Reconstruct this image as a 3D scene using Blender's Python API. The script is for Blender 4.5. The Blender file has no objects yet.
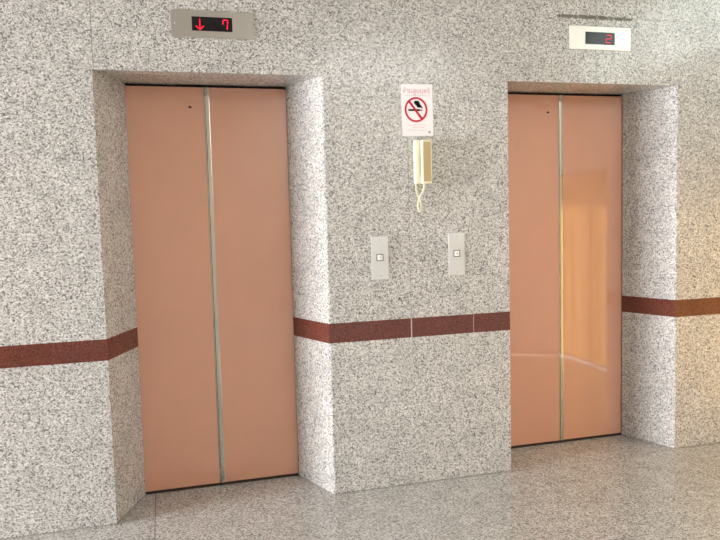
import bpy, bmesh, math, random
from mathutils import Vector, Matrix
random.seed(3)
S = bpy.context.scene
COL = S.collection

# ------------------------------------------------------------------ camera
CX, CY, CZ = 0.2685, -3.5093, 1.4599
YAW, PITCH, ROLL, FPX = 0.2723, -0.0792, -0.0261, 708.8
fw = Vector((math.sin(YAW)*math.cos(PITCH), math.cos(YAW)*math.cos(PITCH), math.sin(PITCH)))
rt = Vector((math.cos(YAW), -math.sin(YAW), 0)); up = rt.cross(fw)
c_, s_ = math.cos(ROLL), math.sin(ROLL)
R_ = c_*rt + s_*up; U_ = -s_*rt + c_*up
cam = bpy.data.cameras.new('camera'); cam.sensor_width = 36; cam.lens = FPX/720*36; cam.clip_start = .05
co = bpy.data.objects.new('camera', cam); COL.objects.link(co); S.camera = co
co.matrix_world = Matrix(((R_.x, U_.x, -fw.x, CX), (R_.y, U_.y, -fw.y, CY), (R_.z, U_.z, -fw.z, CZ), (0, 0, 0, 1)))

# ------------------------------------------------------------------ view, world, lights
S.view_settings.view_transform = 'Standard'; S.view_settings.look = 'None'
S.view_settings.gamma = 1; S.view_settings.use_curve_mapping = False
S.view_settings.exposure = 0.22
W = bpy.data.worlds.new('sky'); S.world = W; W.use_nodes = True
W.node_tree.nodes['Background'].inputs[0].default_value = (.75, .85, 1, 1)
W.node_tree.nodes['Background'].inputs[1].default_value = 1.0

def area(name, loc, direction, sx, sy, power, color):
    l = bpy.data.lights.new(name, 'AREA'); l.shape = 'RECTANGLE'; l.size = sx; l.size_y = sy
    l.energy = power; l.color = color
    o = bpy.data.objects.new(name, l); COL.objects.link(o); o.location = loc
    o.rotation_euler = Vector(direction).to_track_quat('-Z', 'Y').to_euler()
    return o
XL, XR, YB, ZC = -6.8, 4.15, -6.2, 3.3
# daylight through the window of the left wall and the transom of the right wall, an added overhead fill, and the sun behind the curtain
area('daylight_left', (XL-.12, -1.25, 1.3), (1, 0, 0), 2.2, 2.2, 1100, (.95, .965, 1))
area('added_overhead_fill', (3.15, -5.4, ZC+.11), (0, 0, -1), 1.8, 1.1, 170, (.95, .98, 1))  # unseen fill, added to brighten the front wall
area('daylight_transom', (XR+.1, -1.35, 2.83), (-1, 0, 0), 2.5, .62, 20, (.88, 1, .90))
area('sun_behind_curtain', (XR+.55, -1.2, .95), (-1, 0, 0), 3.0, 2.6, 10, (1, .95, .65))

sl = bpy.data.lights.new('sun', 'SUN'); sl.energy = 23; sl.angle = .02; sl.color = (1, .98, .95)
so = bpy.data.objects.new('sun', sl); COL.objects.link(so)
so.rotation_euler = Vector((-.8, -.36, -1.05)).to_track_quat('-Z', 'Y').to_euler()

# ------------------------------------------------------------------ materials
def mat(name):
    m = bpy.data.materials.new(name); m.use_nodes = True
    return m, m.node_tree.nodes, m.node_tree.links, m.node_tree.nodes['Principled BSDF']
def simple(name, col, rough=.5, metal=0, coat=0, coat_rough=.05, noise=0.0, spec=.5):
    m, n, l, b = mat(name)
    b.inputs['Base Color'].default_value = (*col, 1); b.inputs['Roughness'].default_value = rough
    b.inputs['Metallic'].default_value = metal; b.inputs['Coat Weight'].default_value = coat
    b.inputs['Coat Roughness'].default_value = coat_rough; b.inputs['Coat IOR'].default_value = 1.8; b.inputs['Specular IOR Level'].default_value = spec
    if noise:
        tc = n.new('ShaderNodeTexCoord'); t = n.new('ShaderNodeTexNoise'); t.inputs['Scale'].default_value = 6
        t.inputs['Detail'].default_value = 4
        l.new(tc.outputs['Object'], t.inputs['Vector'])
        r = n.new('ShaderNodeValToRGB'); l.new(t.outputs['Fac'], r.inputs[0])
        r.color_ramp.elements[0].position = .3; r.color_ramp.elements[1].position = .7
        r.color_ramp.elements[0].color = (*[c*(1-noise) for c in col], 1)
        r.color_ramp.elements[1].color = (*[min(1, c*(1+noise)) for c in col], 1)
        l.new(r.outputs[0], b.inputs['Base Color'])
    return m

def granite(name, stops, scale, rough, joints=(), joint_col=(.2, .18, .16), spec=.5, tint=None, white_joints=(), joint_strength=.75):
    """stops: colour ramp over random grain value. joints: (axis, position, half width, [(axis, lo, hi)...])"""
    m, n, l, b = mat(name)
    tc = n.new('ShaderNodeTexCoord')
    wob = n.new('ShaderNodeTexNoise'); wob.inputs['Scale'].default_value = scale*1.6; wob.inputs['Detail'].default_value = 1
    l.new(tc.outputs['Object'], wob.inputs['Vector'])
    mix = n.new('ShaderNodeVectorMath'); mix.operation = 'MULTIPLY_ADD'
    l.new(wob.outputs['Color'], mix.inputs[0]); mix.inputs[1].default_value = (1/scale*.9,)*3
    l.new(tc.outputs['Object'], mix.inputs[2])
    v = n.new('ShaderNodeTexVoronoi'); v.inputs['Scale'].default_value = scale
    l.new(mix.outputs[0], v.inputs['Vector'])
    sep = n.new('ShaderNodeSeparateColor'); l.new(v.outputs['Color'], sep.inputs[0])
    r = n.new('ShaderNodeValToRGB'); r.color_ramp.interpolation = 'LINEAR'
    cr = r.color_ramp
    cr.elements[0].position = stops[0][0]; cr.elements[0].color = (*stops[0][1], 1)
    cr.elements[1].position = stops[-1][0]; cr.elements[1].color = (*stops[-1][1], 1)
    for p, c in stops[1:-1]:
        e = cr.elements.new(p); e.color = (*c, 1)
    l.new(sep.outputs[0], r.inputs[0])
    # slow drift of tone over the slabs
    n2 = n.new('ShaderNodeTexNoise'); n2.inputs['Scale'].default_value = 7; n2.inputs['Detail'].default_value = 3
    l.new(tc.outputs['Object'], n2.inputs['Vector'])
    mr = n.new('ShaderNodeMapRange'); l.new(n2.outputs['Fac'], mr.inputs[0])
    mr.inputs[1].default_value = .3; mr.inputs[2].default_value = .7; mr.inputs[3].default_value = .9; mr.inputs[4].default_value = 1.06
    mu = n.new('ShaderNodeMix'); mu.data_type = 'RGBA'; mu.blend_type = 'MULTIPLY'; mu.inputs[0].default_value = 1
    l.new(r.outputs[0], mu.inputs[6]); l.new(mr.outputs[0], mu.inputs[7])
    out = mu.outputs[2]
    sx = n.new('ShaderNodeSeparateXYZ'); l.new(tc.outputs['Object'], sx.inputs[0])
    def math_(op, a, bb=None):
        q = n.new('ShaderNodeMath'); q.operation = op
        for i, val in enumerate((a, bb)):
            if val is None: continue
            if isinstance(val, (int, float)): q.inputs[i].default_value = val
            else: l.new(val, q.inputs[i])
        return q.outputs[0]
    for js, colr, strength in ((joints, joint_col, joint_strength), (white_joints, (.6, .52, .48), .8)):
        acc = None
        for ax, pos, hw, lims in js:
            k = math_('LESS_THAN', math_('ABSOLUTE', math_('SUBTRACT', sx.outputs[ax], pos)), hw)
            for a2, lo, hi in lims:
                k = math_('MULTIPLY', k, math_('GREATER_THAN', sx.outputs[a2], lo))
                k = math_('MULTIPLY', k, math_('LESS_THAN', sx.outputs[a2], hi))
            acc = k if acc is None else math_('MAXIMUM', acc, k)
        if acc is not None:
            mj = n.new('ShaderNodeMix'); mj.data_type = 'RGBA'
            l.new(math_('MULTIPLY', acc, strength), mj.inputs[0]); l.new(out, mj.inputs[6]); mj.inputs[7].default_value = (*colr, 1)
            out = mj.outputs[2]
    l.new(out, b.inputs['Base Color'])
    b.inputs['Roughness'].default_value = rough; b.inputs['Specular IOR Level'].default_value = spec
    return m

HO = 2.15      # opening height
wall_stops = [(0, (.10, .10, .10)), (.12, (.20, .20, .198)), (.28, (.37, .37, .362)), (.5, (.48, .48, .468)), (.75, (.58, .578, .565)), (1, (.75, .75, .74))]
wall_stops = [(p, (a, b*.974, c*.945)) for p, (a, b, c) in wall_stops]
M_wall = granite('polished_grey_granite', wall_stops, 198, .2, joints=[
    (0, .006, .0022, [(2, HO, 4)]), (0, .532, .0018, [(2, HO, 4)]), (0, 1.523, .0014, [(2, .9, 4)]),
    (0, 2.642, .002, [(2, HO, 4)]), (2, 2.512, .0012, [(0, 2.4, 9)]), (2, 0, .006, [])])
floor_stops = [(0, (.10, .09, .078)), (.2, (.20, .18, .155)), (.45, (.30, .275, .24)), (.75, (.38, .35, .31)), (1, (.48, .45, .40))]
M_floor = granite('polished_beige_granite', [(p, tuple(c*k for c, k in zip(q, (1.36, 1.42, 1.52)))) for p, q in floor_stops], 180, .2, joints=[
    (0, .178, .003, []), (0, 1.02, .0015, []), (0, 2.19, .0015, []), (0, 3.1, .0015, []), (0, -.75, .0015, []), (1, -.01, .0016, []), (1, -.9, .0016, []), (1, -1.8, .002, [])],
    joint_col=(.1, .08, .06), joint_strength=.6)
red_stops = [(0, (.075, .019, .013)), (.3, (.11, .028, .020)), (.7, (.135, .037, .026)), (1, (.17, .055, .04))]
M_red = granite('polished_red_granite', red_stops, 200, .1, white_joints=[(0, 1.523, .0028, []), (0, 1.88, .001, [])])
M_door = simple('salmon_enamel', (.61, .30, .19), .42, coat=1, coat_rough=.035, noise=.02, spec=.2)
M_chrome = simple('polished_steel', (.55, .53, .45), .07, metal=1)
M_steel = simple('satin_steel', (.50, .48, .44), .32, metal=1)
M_plate = simple('light_satin_steel', (.62, .62, .61), .4, metal=.55)
M_dark = simple('dark_rubber', (.03, .018, .014), .6)
M_dark_metal = simple('dark_sill_metal', (.05, .035, .028), .5, metal=.4)
M_black = simple('black_display_glass', (.010, .008, .010), .12, spec=.3)
M_screw = simple('screw_head', (.85, .85, .82), .25, metal=1)
M_plaster = simple('cream_paint', (.42, .385, .34), .8, noise=.03)
M_ceiling = simple('white_ceiling_paint', (.42, .40, .36), .9, noise=.03)
M_frame = simple('brown_window_frame', (.12, .07, .04), .4)
M_sign = simple('white_laminated_paper', (.86, .82, .84), .25)
M_signred = simple('red_print', (.55, .01, .045), .6, spec=.2)
M_pink = simple('pink_print', (.62, .25, .34), .5)
M_greyprint = simple('grey_print', (.45, .38, .42), .5)
M_ink = simple('black_print', (.006, .006, .006), .7, spec=.1)
M_cream = simple('cream_plastic', (.82, .77, .58), .35)
M_cream_shaded = simple('shaded_cream_plastic', (.46, .35, .17), .45)  # cream plastic with the shade of the handset front put into its colour
M_button = simple('white_button_plastic', (.85, .85, .83), .3)
M_grime = simple('dark_grime', (.20, .19, .155), .9, noise=.3)
m, n, l, b = mat('red_led'); M_led = m
b.inputs['Base Color'].default_value = (.3, 0, .02, 1); b.inputs['Emission Color'].default_value = (1, .0, .018, 1); b.inputs['Emission Strength'].default_value = 1.5
m, n, l, b = mat('dim_red_led'); M_led2 = m
b.inputs['Base Color'].default_value = (.3, 0, .02, 1); b.inputs['Emission Color'].default_value = (1, .02, .06, 1); b.inputs['Emission Strength'].default_value = .7
# curtain cloth, lit through by the sun behind it
m, n, l, b = mat('golden_curtain_cloth'); M_curtain = m
tr = n.new('ShaderNodeBsdfTranslucent'); tr.inputs[0].default_value = (.82, .58, .20, 1)
mx = n.new('ShaderNodeMixShader'); mx.inputs[0].default_value = .6
b.inputs['Base Color'].default_value = (.7, .42, .14, 1); b.inputs['Roughness'].default_value = .8
l.new(b.outputs[0], mx.inputs[1]); l.new(tr.outputs[0], mx.inputs[2]); l.new(mx.outputs[0], n['Material Output'].inputs[0])

# ------------------------------------------------------------------ mesh helpers
def box(bm, x0, x1, y0, y1, z0, z1, bev=0, seg=2):
    r = bmesh.ops.create_cube(bm, size=1)
    for v in r['verts']:
        v.co = Vector(((x0+x1)/2+v.co.x*(x1-x0), (y0+y1)/2+v.co.y*(y1-y0), (z0+z1)/2+v.co.z*(z1-z0)))
    if bev:
        es = {e for v in r['verts'] for e in v.link_edges}
        bmesh.ops.bevel(bm, geom=list(es), offset=bev, segments=seg, affect='EDGES', profile=.5)
def prism(bm, pts, a0, a1, axis='z'):
    """closed polygon extruded along z (plan points x,y) or along y (elevation points x,z)"""
    mk = (lambda p, a: (p[0], p[1], a)) if axis == 'z' else (lambda p, a: (p[0], a, p[1]))
    lo = [bm.verts.new(mk(p, a0)) for p in pts]; hi = [bm.verts.new(mk(p, a1)) for p in pts]
    n = len(pts)
    bm.faces.new(lo); bm.faces.new(hi)
    for i in range(n): bm.faces.new((lo[i], lo[(i+1) % n], hi[(i+1) % n], hi[i]))
def disc(bm, x, y, z, r, depth, seg=24):
    prism(bm, [(x+r*math.cos(2*math.pi*i/seg), z+r*math.sin(2*math.pi*i/seg)) for i in range(seg)], y-depth, y, 'y')
def stroke(bm, p, q, w, y0, y1, extend=0):
    p = Vector(p); q = Vector(q); d = (q-p).normalized(); nn = Vector((-d.y, d.x))*w/2
    p = p-d*extend; q = q+d*extend
    prism(bm, [tuple(p+nn), tuple(q+nn), tuple(q-nn), tuple(p-nn)], y0, y1, 'y')
def tube(bm, pts, r, seg=8):
    pts = [Vector(p) for p in pts]; rings = []
    up0 = Vector((0, 1, 0))
    for i, p in enumerate(pts):
        t = (pts[min(i+1, len(pts)-1)]-pts[max(i-1, 0)]).normalized()
        a = t.cross(up0)
        if a.length < 1e-3: a = t.cross(Vector((1, 0, 0)))
        a.normalize(); bb = t.cross(a); up0 = -bb if False else up0
        rings.append([bm.verts.new(p+r*(math.cos(2*math.pi*k/seg)*a+math.sin(2*math.pi*k/seg)*bb)) for k in range(seg)])
    for i in range(len(rings)-1):
        for k in range(seg):
            bm.faces.new((rings[i][k], rings[i][(k+1) % seg], rings[i+1][(k+1) % seg], rings[i+1][k]))
    bm.faces.new(rings[0]); bm.faces.new(rings[-1])
def obj(name, bm, m, parent=None, smooth=False, loc=None):
    bmesh.ops.recalc_face_normals(bm, faces=bm.faces)
    me = bpy.data.meshes.new(name); bm.to_mesh(me); bm.free(); me.materials.append(m)
    if smooth:
        me.polygons.foreach_set('use_smooth', [True]*len(me.polygons))
        me.set_sharp_from_angle(angle=math.radians(40))
    o = bpy.data.objects.new(name, me); COL.objects.link(o)
    if loc: o.location = loc
    if parent: o.parent = parent
    return o
def thing(name, label, cat, loc=(0, 0, 0), group=None):
    o = bpy.data.objects.new(name, None); COL.objects.link(o); o.location = loc; o.empty_display_size = .1
    o['label'] = label; o['category'] = cat
    if group: o['group'] = group
    return o
def struct(name, bm, m, **k):
    o = obj(name, bm, m, **k); o['kind'] = 'structure'; return o
NB = bmesh.new

# ------------------------------------------------------------------ room shell
D = .328                                    # depth of the door recesses
OP = [(0.0, .127, .952, 1.0755), (2.0976, 2.2246, 3.0536, 3.1830)]
LIP = .007
bm = NB()
prism(bm, [(XL-.2, 0), (0, 0), (OP[0][1], D), (OP[0][1]-LIP, D+.004), (OP[0][1]-LIP, .6), (XL-.2, .6)], -.02, HO)
prism(bm, [(OP[0][3]+.007, 0), (OP[1][0], 0), (OP[1][1], D), (OP[1][1]-LIP, D+.004), (OP[1][1]-LIP, .6), (OP[0][2]+LIP, .6), (OP[0][2]+LIP, D+.004), (OP[0][2], D), (OP[0][3]-.002, .0055)], -.02, HO)
prism(bm, [(OP[1][3]+.0035, 0), (XR+.2, 0), (XR+.2, .6), (OP[1][2]+LIP, .6), (OP[1][2]+LIP, D+.004), (OP[1][2], D), (OP[1][3]-.0012, .003)], -.02, HO)
prism(bm, [(XL-.2, 0), (XR+.2, 0), (XR+.2, D), (XL-.2, D)], HO, ZC+.2)
prism(bm, [(XL-.2, D), (XR+.2, D), (XR+.2, .6), (XL-.2, .6)], HO+.006, ZC+.2)
struct('wall_front', bm, M_wall)
bm = NB(); box(bm, XL-.2, XR+.2, .6, .7, -.1, ZC+.2); struct('wall_shaft', bm, M_dark)
bm = NB(); box(bm, XL-.2, XR+.2, YB-.2, .6, -.1, 0); struct('floor', bm, M_floor)
bm = NB()
for q in ((XL-.2, 2.2, YB-.2, .6), (4.1, XR+.2, YB-.2, .6), (2.2, 4.1, YB-.2, -6.0), (2.2, 4.1, -4.8, .6)):
    box(bm, q[0], q[1], q[2], q[3], ZC, ZC+.1)
box(bm, 2.1, 4.2, -6.1, -4.7, ZC+.13, ZC+.2)   # housing made up around the added overhead fill
for q in ((2.1, 2.2, -6.1, -4.7), (4.1, 4.2, -6.1, -4.7), (2.2, 4.1, -6.1, -6.0), (2.2, 4.1, -4.8, -4.7)): box(bm, q[0], q[1], q[2], q[3], ZC+.1, ZC+.13)
struct('ceiling', bm, M_ceiling)

def wall_with_hole(bm, axis, p0, p1, a0, a1, z0, z1, h):
    def bx(aa, ab, za, zb):
        if axis == 'x': box(bm, p0, p1, aa, ab, za, zb)
        else: box(bm, aa, ab, p0, p1, za, zb)
    bx(a0, h[0], z0, z1); bx(h[1], a1, z0, z1); bx(h[0], h[1], z0, h[2]); bx(h[0], h[1], h[3], z1)
def window(name, axis, pos, a0, a1, z0, z1, nv, nh=0):
    bm = NB(); t = .045; dd = .05
    def bx(aa, ab, za, zb):
        if axis == 'x': box(bm, pos-dd/2, pos+dd/2, aa, ab, za, zb)
        else: box(bm, aa, ab, pos-dd/2, pos+dd/2, za, zb)
    bx(a0, a1, z0, z0+t); bx(a0, a1, z1-t, z1); bx(a0, a0+t, z0+t, z1-t); bx(a1-t, a1, z0+t, z1-t)
    for i in range(1, nv):
        a = a0+(a1-a0)*i/nv; bx(a-t/2, a+t/2, z0+t, z1-t)
    for i in range(1, nh):
        z = z0+(z1-z0)*i/nh
        for j in range(nv):
            bx(a0+(a1-a0)*j/nv+(t if j == 0 else t/2), a0+(a1-a0)*(j+1)/nv-(t if j == nv-1 else t/2), z-t/2, z+t/2)
    return struct(name, bm, M_frame)
bm = NB(); wall_with_hole(bm, 'x', XL-.1, XL, YB, 0, 0, ZC, (-2.4, -.12, .12, 2.4)); struct('wall_left', bm, M_plaster)
window('window_1', 'x', XL-.05, -2.4, -.12, .12, 2.4, 3, 2)
bm = NB()
wall_with_hole(bm, 'x', XR, XR+.1, YB, 0, 0, 1.95, (-2.03, -.15, .03, 1.75)); wall_with_hole(bm, 'x', XR, XR+.1, YB, 0, 1.95, ZC, (-2.6, -.1, 2.5, 3.15)); struct('wall_right', bm, M_plaster)
window('window_2', 'x', XR+.05, -2.03, -.15, .03, 1.75, 3)
window('window_3', 'x', XR+.05, -2.6, -.1, 2.5, 3.15, 3)
bm = NB(); box(bm, XL, XR, YB-.1, YB, 0, ZC); struct('wall_back', bm, M_plaster)
bm = NB()
for q in ((2.2, 2.25, -6.0, -4.8), (4.05, 4.1, -6.0, -4.8), (3.12, 3.18, -6.0, -4.8), (2.25, 4.05, -6.0, -5.95), (2.25, 4.05, -4.85, -4.8)):
    box(bm, q[0], q[1], q[2], q[3], ZC+.02, ZC+.08)
struct('added_fill_frame', bm, M_frame)  # made-up frame around the added overhead fill
bm = NB(); box(bm, -2.5, -1.2, YB, YB+.05, 0, 2.15)
for dx in (0, .6):
    for z0, z1 in ((.15, .95), (1.05, 1.95)): box(bm, -2.38+dx, -1.94+dx, YB+.05, YB+.06, z0, z1, .004, 1)
struct('door_1', bm, simple('golden_wood', (.50, .27, .09), .35, noise=.15))
# pleated curtain on the right wall
bm = NB(); n_ = 160; rows = []
for z in (.04, 1.76):
    rows.append([bm.verts.new((XR-.09+.022*math.sin(i*.9)+.008*math.sin(i*.37+1), -.2-1.78*i/n_, z)) for i in range(n_+1)])
for i in range(n_): bm.faces.new((rows[0][i], rows[0][i+1], rows[1][i+1], rows[1][i]))
cur = obj('curtain', bm, M_curtain, smooth=True)
cur['label'] = 'golden pleated curtain over the window beside the far elevator'; cur['category'] = 'curtain'
bm = NB(); tube(bm, [(XR-.09, -.12, 1.78), (XR-.09, -2.08, 1.78)], .014); obj('curtain_rod', bm, M_frame, parent=cur)

# ------------------------------------------------------------------ red granite band (follows wall and splays)
def band(name, pts, z0=.80, z1=.902, t=.0015):
    P = [Vector(p) for p in pts]; off = []
    for i, p in enumerate(P):
        ns = []
        if i > 0: d = (P[i]-P[i-1]).normalized(); ns.append(Vector((d.y, -d.x)))
        if i < len(P)-1: d = (P[i+1]-P[i]).normalized(); ns.append(Vector((d.y, -d.x)))
        nn = sum(ns, Vector((0, 0))); nn = nn/nn.dot(ns[0])
        off.append(p+nn*t)
    bm = NB(); prism(bm, [tuple(p) for p in P]+[tuple(p) for p in reversed(off)], z0, z1)
    return struct(name, bm, M_red)
band('trim_1', [(XL, 0), (0, 0), (OP[0][1], D)])
band('trim_2', [(OP[0][2], D), (OP[0][3], 0), (OP[1][0], 0), (OP[1][1], D)])
band('trim_3', [(OP[1][2], D), (OP[1][3], 0), (XR, 0)])

# ------------------------------------------------------------------ elevators
def elevator(op, label, mid):
    x0, x1 = op[1]-LIP, op[2]+LIP
    yf = D+.009
    t = thing('elevator', label, 'elevator', (mid, yf, 0), group='lift doors in the granite wall')
    top = HO-.010; zb = .014; gap = .0012; sw = .0125; wl, wr = .006, .020
    for s in (-1, 1):
        bm = NB()
        a, c = (x0-mid+.002, -gap-wl-.006) if s < 0 else (gap+wr-.006, x1-mid-.002)
        box(bm, a, c, 0, .03, zb, top, .0015, 1)
        p = obj('door_panel', bm, M_door, t)
        bm = NB()    # rounded steel edge profile of the leaf
        pr = []
        e0, e1 = (-gap-wl-.006, -gap-.006) if s < 0 else (gap-.006, gap+wr-.006)
        for k in range(9):
            u = k/8; pr.append((e0+(e1-e0)*u, -.0008*min(1, math.sin(math.pi*u)*5)-.0002))
        pr += [(e1, .03), (e0, .03)]
        prism(bm, pr, zb, top)
        e = obj('edge_strip', bm, M_chrome, p, smooth=True); e['label'] = 'steel edge strip'
        if s < 0:
            bm = NB(); disc(bm, -.087, 0, 2.037, .0065, .001, 16); disc(bm, -.081, 0, 2.036, .005, .001, 12)
            k = obj('keyhole', bm, M_dark, p); k['label'] = 'small dark keyhole'
    bm = NB(); box(bm, x0-mid+.002, x1-mid-.002, 0, .06, 0, .006); box(bm, x0-mid+.002, x1-mid-.002, .008, .02, .006, .011)
    obj('threshold', bm, M_dark_metal, t)
    return t
elevator(OP[0], 'salmon elevator doors below the indicator showing a down arrow and 7', .5305)
elevator(OP[1], 'salmon elevator doors below the indicator showing 2', 2.6235)

# ------------------------------------------------------------------ floor indicators
SEG = {'a': ((0, 1), (1, 1)), 'b': ((1, 1), (1, .5)), 'c': ((1, .5), (1, 0)), 'd': ((0, 0), (1, 0)), 'e': ((0, 0), (0, .5)), 'f': ((0, .5), (0, 1)), 'g': ((0, .5), (1, .5))}
def indicator(label, x0, x1, z0, z1, dx0, dx1, dz0, dz1, digit, led, arrow, steel, cell=None):
    cx, cz = (x0+x1)/2, (z0+z1)/2
    t = thing('floor_indicator', label, 'floor indicator', (cx, 0, cz), group='floor indicators above the elevators')
    bm = NB(); box(bm, x0-cx, x1-cx, -.006, 0, z0-cz, z1-cz, .0012, 2); pl = obj('face_plate', bm, steel, t)
    for sx in (x0-cx+.018, x1-cx-.024):
        bm = NB(); disc(bm, sx, -.006, 0, .0042, .0015, 14); obj('screw', bm, M_screw, pl)
    bm = NB(); box(bm, dx0-cx, dx1-cx, -.0075, -.006, dz0-cz, dz1-cz); d = obj('display', bm, M_black, t)
    h, w, ox, oz, chars = digit
    bm = NB(); sl = .10*h
    for k in chars:
        (ax, az), (bx_, bz) = SEG[k]
        stroke(bm, (ox-cx+ax*w+az*sl, oz-cz+az*h), (ox-cx+bx_*w+bz*sl, oz-cz+bz*h), .0046, -.0085, -.0075, -.0012)
    o = obj('digit', bm, led, d); o['label'] = 'glowing red digit'
    if arrow:
        ax, az0, az1, aw = arrow; bm = NB()
        stroke(bm, (ax-cx, az1-cz), (ax-cx, az0-cz), .0046, -.0085, -.0075)
        stroke(bm, (ax-cx-aw, az0-cz+aw*.95), (ax-cx, az0-cz), .0046, -.0086, -.0075, .001)
        stroke(bm, (ax-cx+aw, az0-cz+aw*.95), (ax-cx, az0-cz), .0046, -.0087, -.0075, .001)
        o = obj('arrow', bm, led, d); o['label'] = 'glowing red down arrow'
    return t
indicator('grey steel floor indicator showing a red down arrow and 7', .359, .747, 2.3115, 2.437, .455, .644, 2.342, 2.4075,
          (.044, .022, .597, 2.352, 'abcf'), M_led, (.492, 2.347, 2.397, .018), M_steel)
t2 = indicator('steel floor indicator lightened as by a reflection, showing a red 2', 2.472, 2.861, 2.3315, 2.458, 2.571, 2.757, 2.361, 2.4275,
          (.042, .030, 2.700, 2.372, 'abged'), M_led2, None, simple('reflection_lit_steel', (.74, .71, .65), .42, metal=.6))  # bright reflection on this plate is put into its steel colour

# ------------------------------------------------------------------ grime streak left of the joint above the far elevator
bm = NB(); x = 2.405
while x < 2.87:
    w = random.uniform(.012, .03); h = random.uniform(.008, .015)
    zc = 2.506+random.uniform(-.002, .003)
    prism(bm, [(x, zc-h*.6), (x+w*.5, zc-h), (x+w, zc-h*.5), (x+w*1.05, zc+h*.6), (x+w*.4, zc+h), (x-.003, zc+h*.5)], -.0008, 0, 'y')
    x += w*random.choice((.8, .9, 1.0, 1.0, 1.35))
struct('wall_stain', bm, M_grime)

# ------------------------------------------------------------------ no smoking sign
t = thing('no_smoking_sign', 'white paper no smoking sign with red ring, above the wall intercom', 'sign', (1.579, 0, 1.987))
bm = NB()
prism(bm, [(-.088, .131), (.084, .134), (.087, -.130), (-.084, -.133)], -.0012, -.0002, 'y'); obj('paper', bm, M_sign, t)
def ring(bm, cx, cz, ro, ri, y0, y1, seg=48, sx=1):
    a = [2*math.pi*i/seg for i in range(seg)]
    vs = [[bm.verts.new((cx+r*math.cos(q)*sx, y, cz+r*math.sin(q))) for q in a] for r, y in ((ro, y0), (ro, y1), (ri, y1), (ri, y0))]
    for k in range(4):
        A, B = vs[k], vs[(k+1) % 4]
        for i in range(seg): bm.faces.new((A[i], A[(i+1) % seg], B[(i+1) % seg], B[i]))
cz = .003; cx = -.007
bm = NB(); ring(bm, cx, cz, .064, .0545, -.0022, -.0012, sx=.97)
stroke(bm, (cx-.037, cz+.042), (cx+.031, cz-.046), .0115, -.0021, -.0012, .002)
obj('prohibition_ring', bm, M_signred, t)
bm = NB()
box(bm, cx-.042, cx+.022, -.0018, -.0012, cz-.007, cz+.003)
box(bm, cx+.025, cx+.032, -.0018, -.0012, cz-.006, cz+.002)
for dx, dz, r in ((-.001, .037, .0095), (.009, .036, .010), (.005, .029, .009), (.014, .027, .0095), (.013, .019, .0085), (.022, .018, .0075)):
    disc(bm, cx+dx, -.0012, cz+dz, r, .0005+.00002*r*1000, 18)
prism(bm, [(cx+.012, cz+.012), (cx+.03, cz+.02), (cx+.04, cz+.006), (cx+.03, cz+.010)], -.00185, -.0012, 'y')
obj('cigarette_pictogram', bm, M_ink, t)
def text(body, size, x, z, m, parent, name, y=-.0014, width=None):
    c = bpy.data.curves.new(name, 'FONT'); c.body = body; c.size = size; c.align_x = 'CENTER'; c.align_y = 'CENTER'; c.extrude = .0002
    o = bpy.data.objects.new(name, c); COL.objects.link(o)
    bpy.context.view_layer.update()
    dg = bpy.context.evaluated_depsgraph_get()
    me = bpy.data.meshes.new_from_object(o.evaluated_get(dg)); bpy.data.objects.remove(o)
    if width and len(me.vertices):
        xs = [v.co.x for v in me.vertices]; k = width/(max(xs)-min(xs)); mid = (max(xs)+min(xs))/2
        for v in me.vertices: v.co.x = (v.co.x-mid)*k
    for v in me.vertices: v.co = Vector((v.co.x, -v.co.z, v.co.y))
    me.materials.clear(); me.materials.append(m); me.name = name
    q = bpy.data.objects.new(name, me); COL.objects.link(q); q.location = (x, y, z); q.parent = parent
    return q
text('ห้ามสูบบุหรี่', .034, -.002, .098, M_pink, t, 'headline', width=.146)
def scribble(z, x0, x1, h, m, name, seed):
    rnd = random.Random(seed); bm = NB(); x = x0
    while x < x1:
        w = rnd.uniform(.003, .007); prism(bm, [(x, z), (x+w, z), (x+w, z+h*rnd.uniform(.6, 1)), (x, z+h*rnd.uniform(.6, 1))], -.0016, -.0012, 'y')
        x += w+rnd.choice((.001, .001, .004))
    return obj(name, bm, m, t)
scribble(.074, -.068, .066, .0028, M_greyprint, 'small_print', 1)
scribble(-.076, -.05, .045, .0025, M_pink, 'small_print', 2)
scribble(-.088, -.03, .034, .003, M_pink, 'small_print', 3)
scribble(-.103, -.056, .045, .003, M_greyprint, 'small_print', 4)
bm = NB(); disc(bm, .066, -.0012, -.112, .008, .0004, 16); ob = obj('seal_mark', bm, M_greyprint, t); ob['label'] = 'small grey round emblem'

# ------------------------------------------------------------------ wall intercom handset
t = thing('wall_intercom', 'cream wall intercom handset with coiled cord, under the sign', 'intercom', (1.552, 0, 1.605))
bm = NB(); box(bm, 0, .082, -.029, 0, .002, .226, .004, 3); obj('cradle', bm, M_cream, t, smooth=True)
bm = NB()        # handset: grip with thicker ear and mouth ends turned to the cradle
prof = [(-.040, .003), (-.062, .001), (-.067, .008), (-.067, .04), (-.064, .11), (-.067, .185), (-.067, .218), (-.062, .226), (-.040, .224), (-.034, .20), (-.040, .176), (-.050, .168), (-.050, .060), (-.040, .052), (-.034, .03)]
lo = [bm.verts.new((.026, p[0], p[1])) for p in prof]; hi = [bm.verts.new((.077, p[0], p[1])) for p in prof]
bm.faces.new(lo); bm.faces.new(hi); nn = len(prof)
for i in range(nn): bm.faces.new((lo[i], lo[(i+1) % nn], hi[(i+1) % nn], hi[i]))
bmesh.ops.bevel(bm, geom=list(bm.edges), offset=.003, segments=2, affect='EDGES', profile=.5)
hs = obj('handset', bm, M_cream, t, smooth=True)
bm = NB(); prism(bm, [(.0315, .012), (.0715, .012), (.0715, .214), (.0315, .214)], -.0686, -.0650, 'y')
fp = obj('shaded_front', bm, M_cream_shaded, hs); fp['label'] = 'shaded front face of the handset'  # painted shade: darker face on the side turned from the light
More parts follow.
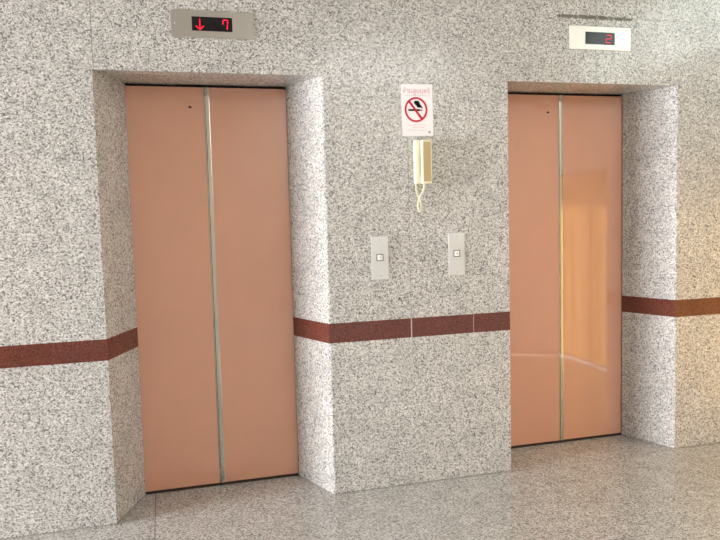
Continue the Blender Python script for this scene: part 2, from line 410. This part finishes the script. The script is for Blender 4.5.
# coiled cord: leaves the handset, loops down, comes back up to the cradle
ctrl = [(.036, -.055, .004), (.036, -.052, -.02), (.031, -.045, -.042), (.018, -.040, -.066), (.009, -.034, -.095), (.009, -.03, -.122), (.020, -.025, -.142), (.032, -.020, -.124), (.031, -.018, -.095), (.020, -.016, -.066), (.009, -.014, -.036), (.007, -.013, .004)]
def catmull(P, per=40):
    P = [Vector(p) for p in P]; out = []
    Q = [P[0]*2-P[1]]+P+[P[-1]*2-P[-2]]
    for i in range(1, len(Q)-2):
        for k in range(per):
            u = k/per; a, b_, c, d = Q[i-1], Q[i], Q[i+1], Q[i+2]
            out.append(.5*((2*b_)+(c-a)*u+(2*a-5*b_+4*c-d)*u*u+(3*b_-a-3*c+d)*u**3))
    out.append(P[-1]); return out
path = catmull(ctrl, 44); cl = []; L = 0
for i, p in enumerate(path):
    tdir = (path[min(i+1, len(path)-1)]-path[max(i-1, 0)]).normalized()
    a = tdir.cross(Vector((0, 1, 0))).normalized(); bb = tdir.cross(a)
    if i: L += (p-path[i-1]).length
    ph = 2*math.pi*L/.0062
    cl.append(p+.004*(math.cos(ph)*a+math.sin(ph)*bb))
bm = NB(); tube(bm, cl, .0023, 6); obj('coiled_cord', bm, M_cream, t, smooth=True)

# ------------------------------------------------------------------ call button plates
def call_plate(label, x0, x1, z0, z1, bz):
    cx = (x0+x1)/2; cz = (z0+z1)/2
    t = thing('call_button_panel', label, 'call button', (cx, 0, cz), group='call button plates between the elevators')
    bm = NB(); box(bm, x0-cx, x1-cx, -.006, 0, z0-cz, z1-cz, .0012, 2); pl = obj('face_plate', bm, M_plate, t)
    for dz in (z1-cz-.018, z0-cz+.018):
        bm = NB(); disc(bm, .001, -.006, dz, .003, .0012, 12); obj('screw', bm, M_screw, pl)
    b_ = .018
    bm = NB()
    for q in ((-b_, b_, -b_, -b_+.003), (-b_, b_, b_-.003, b_), (-b_, -b_+.003, -b_+.003, b_-.003), (b_-.003, b_, -b_+.003, b_-.003)):
        box(bm, q[0], q[1], -.0085, -.006, bz-cz+q[2], bz-cz+q[3])
    obj('button_bezel', bm, M_dark_metal, pl)
    bm = NB(); box(bm, -.0145, .0145, -.010, -.006, bz-cz-.0145, bz-cz+.0145, .002, 2)
    bt = obj('button', bm, M_button, t, smooth=True); bt['label'] = 'square white call button'
    bm = NB(); disc(bm, 0, -.0099, bz-cz+.001, .0048, .0006, 14)
    obj('button_mark', bm, M_greyprint, bt)
    return t
call_plate('steel call button plate nearer the near elevator, below left of the intercom', 1.310, 1.402, 1.1155, 1.341, 1.231)
call_plate('steel call button plate below right of the intercom, nearer the far elevator', 1.740, 1.832, 1.1175, 1.3455, 1.235)
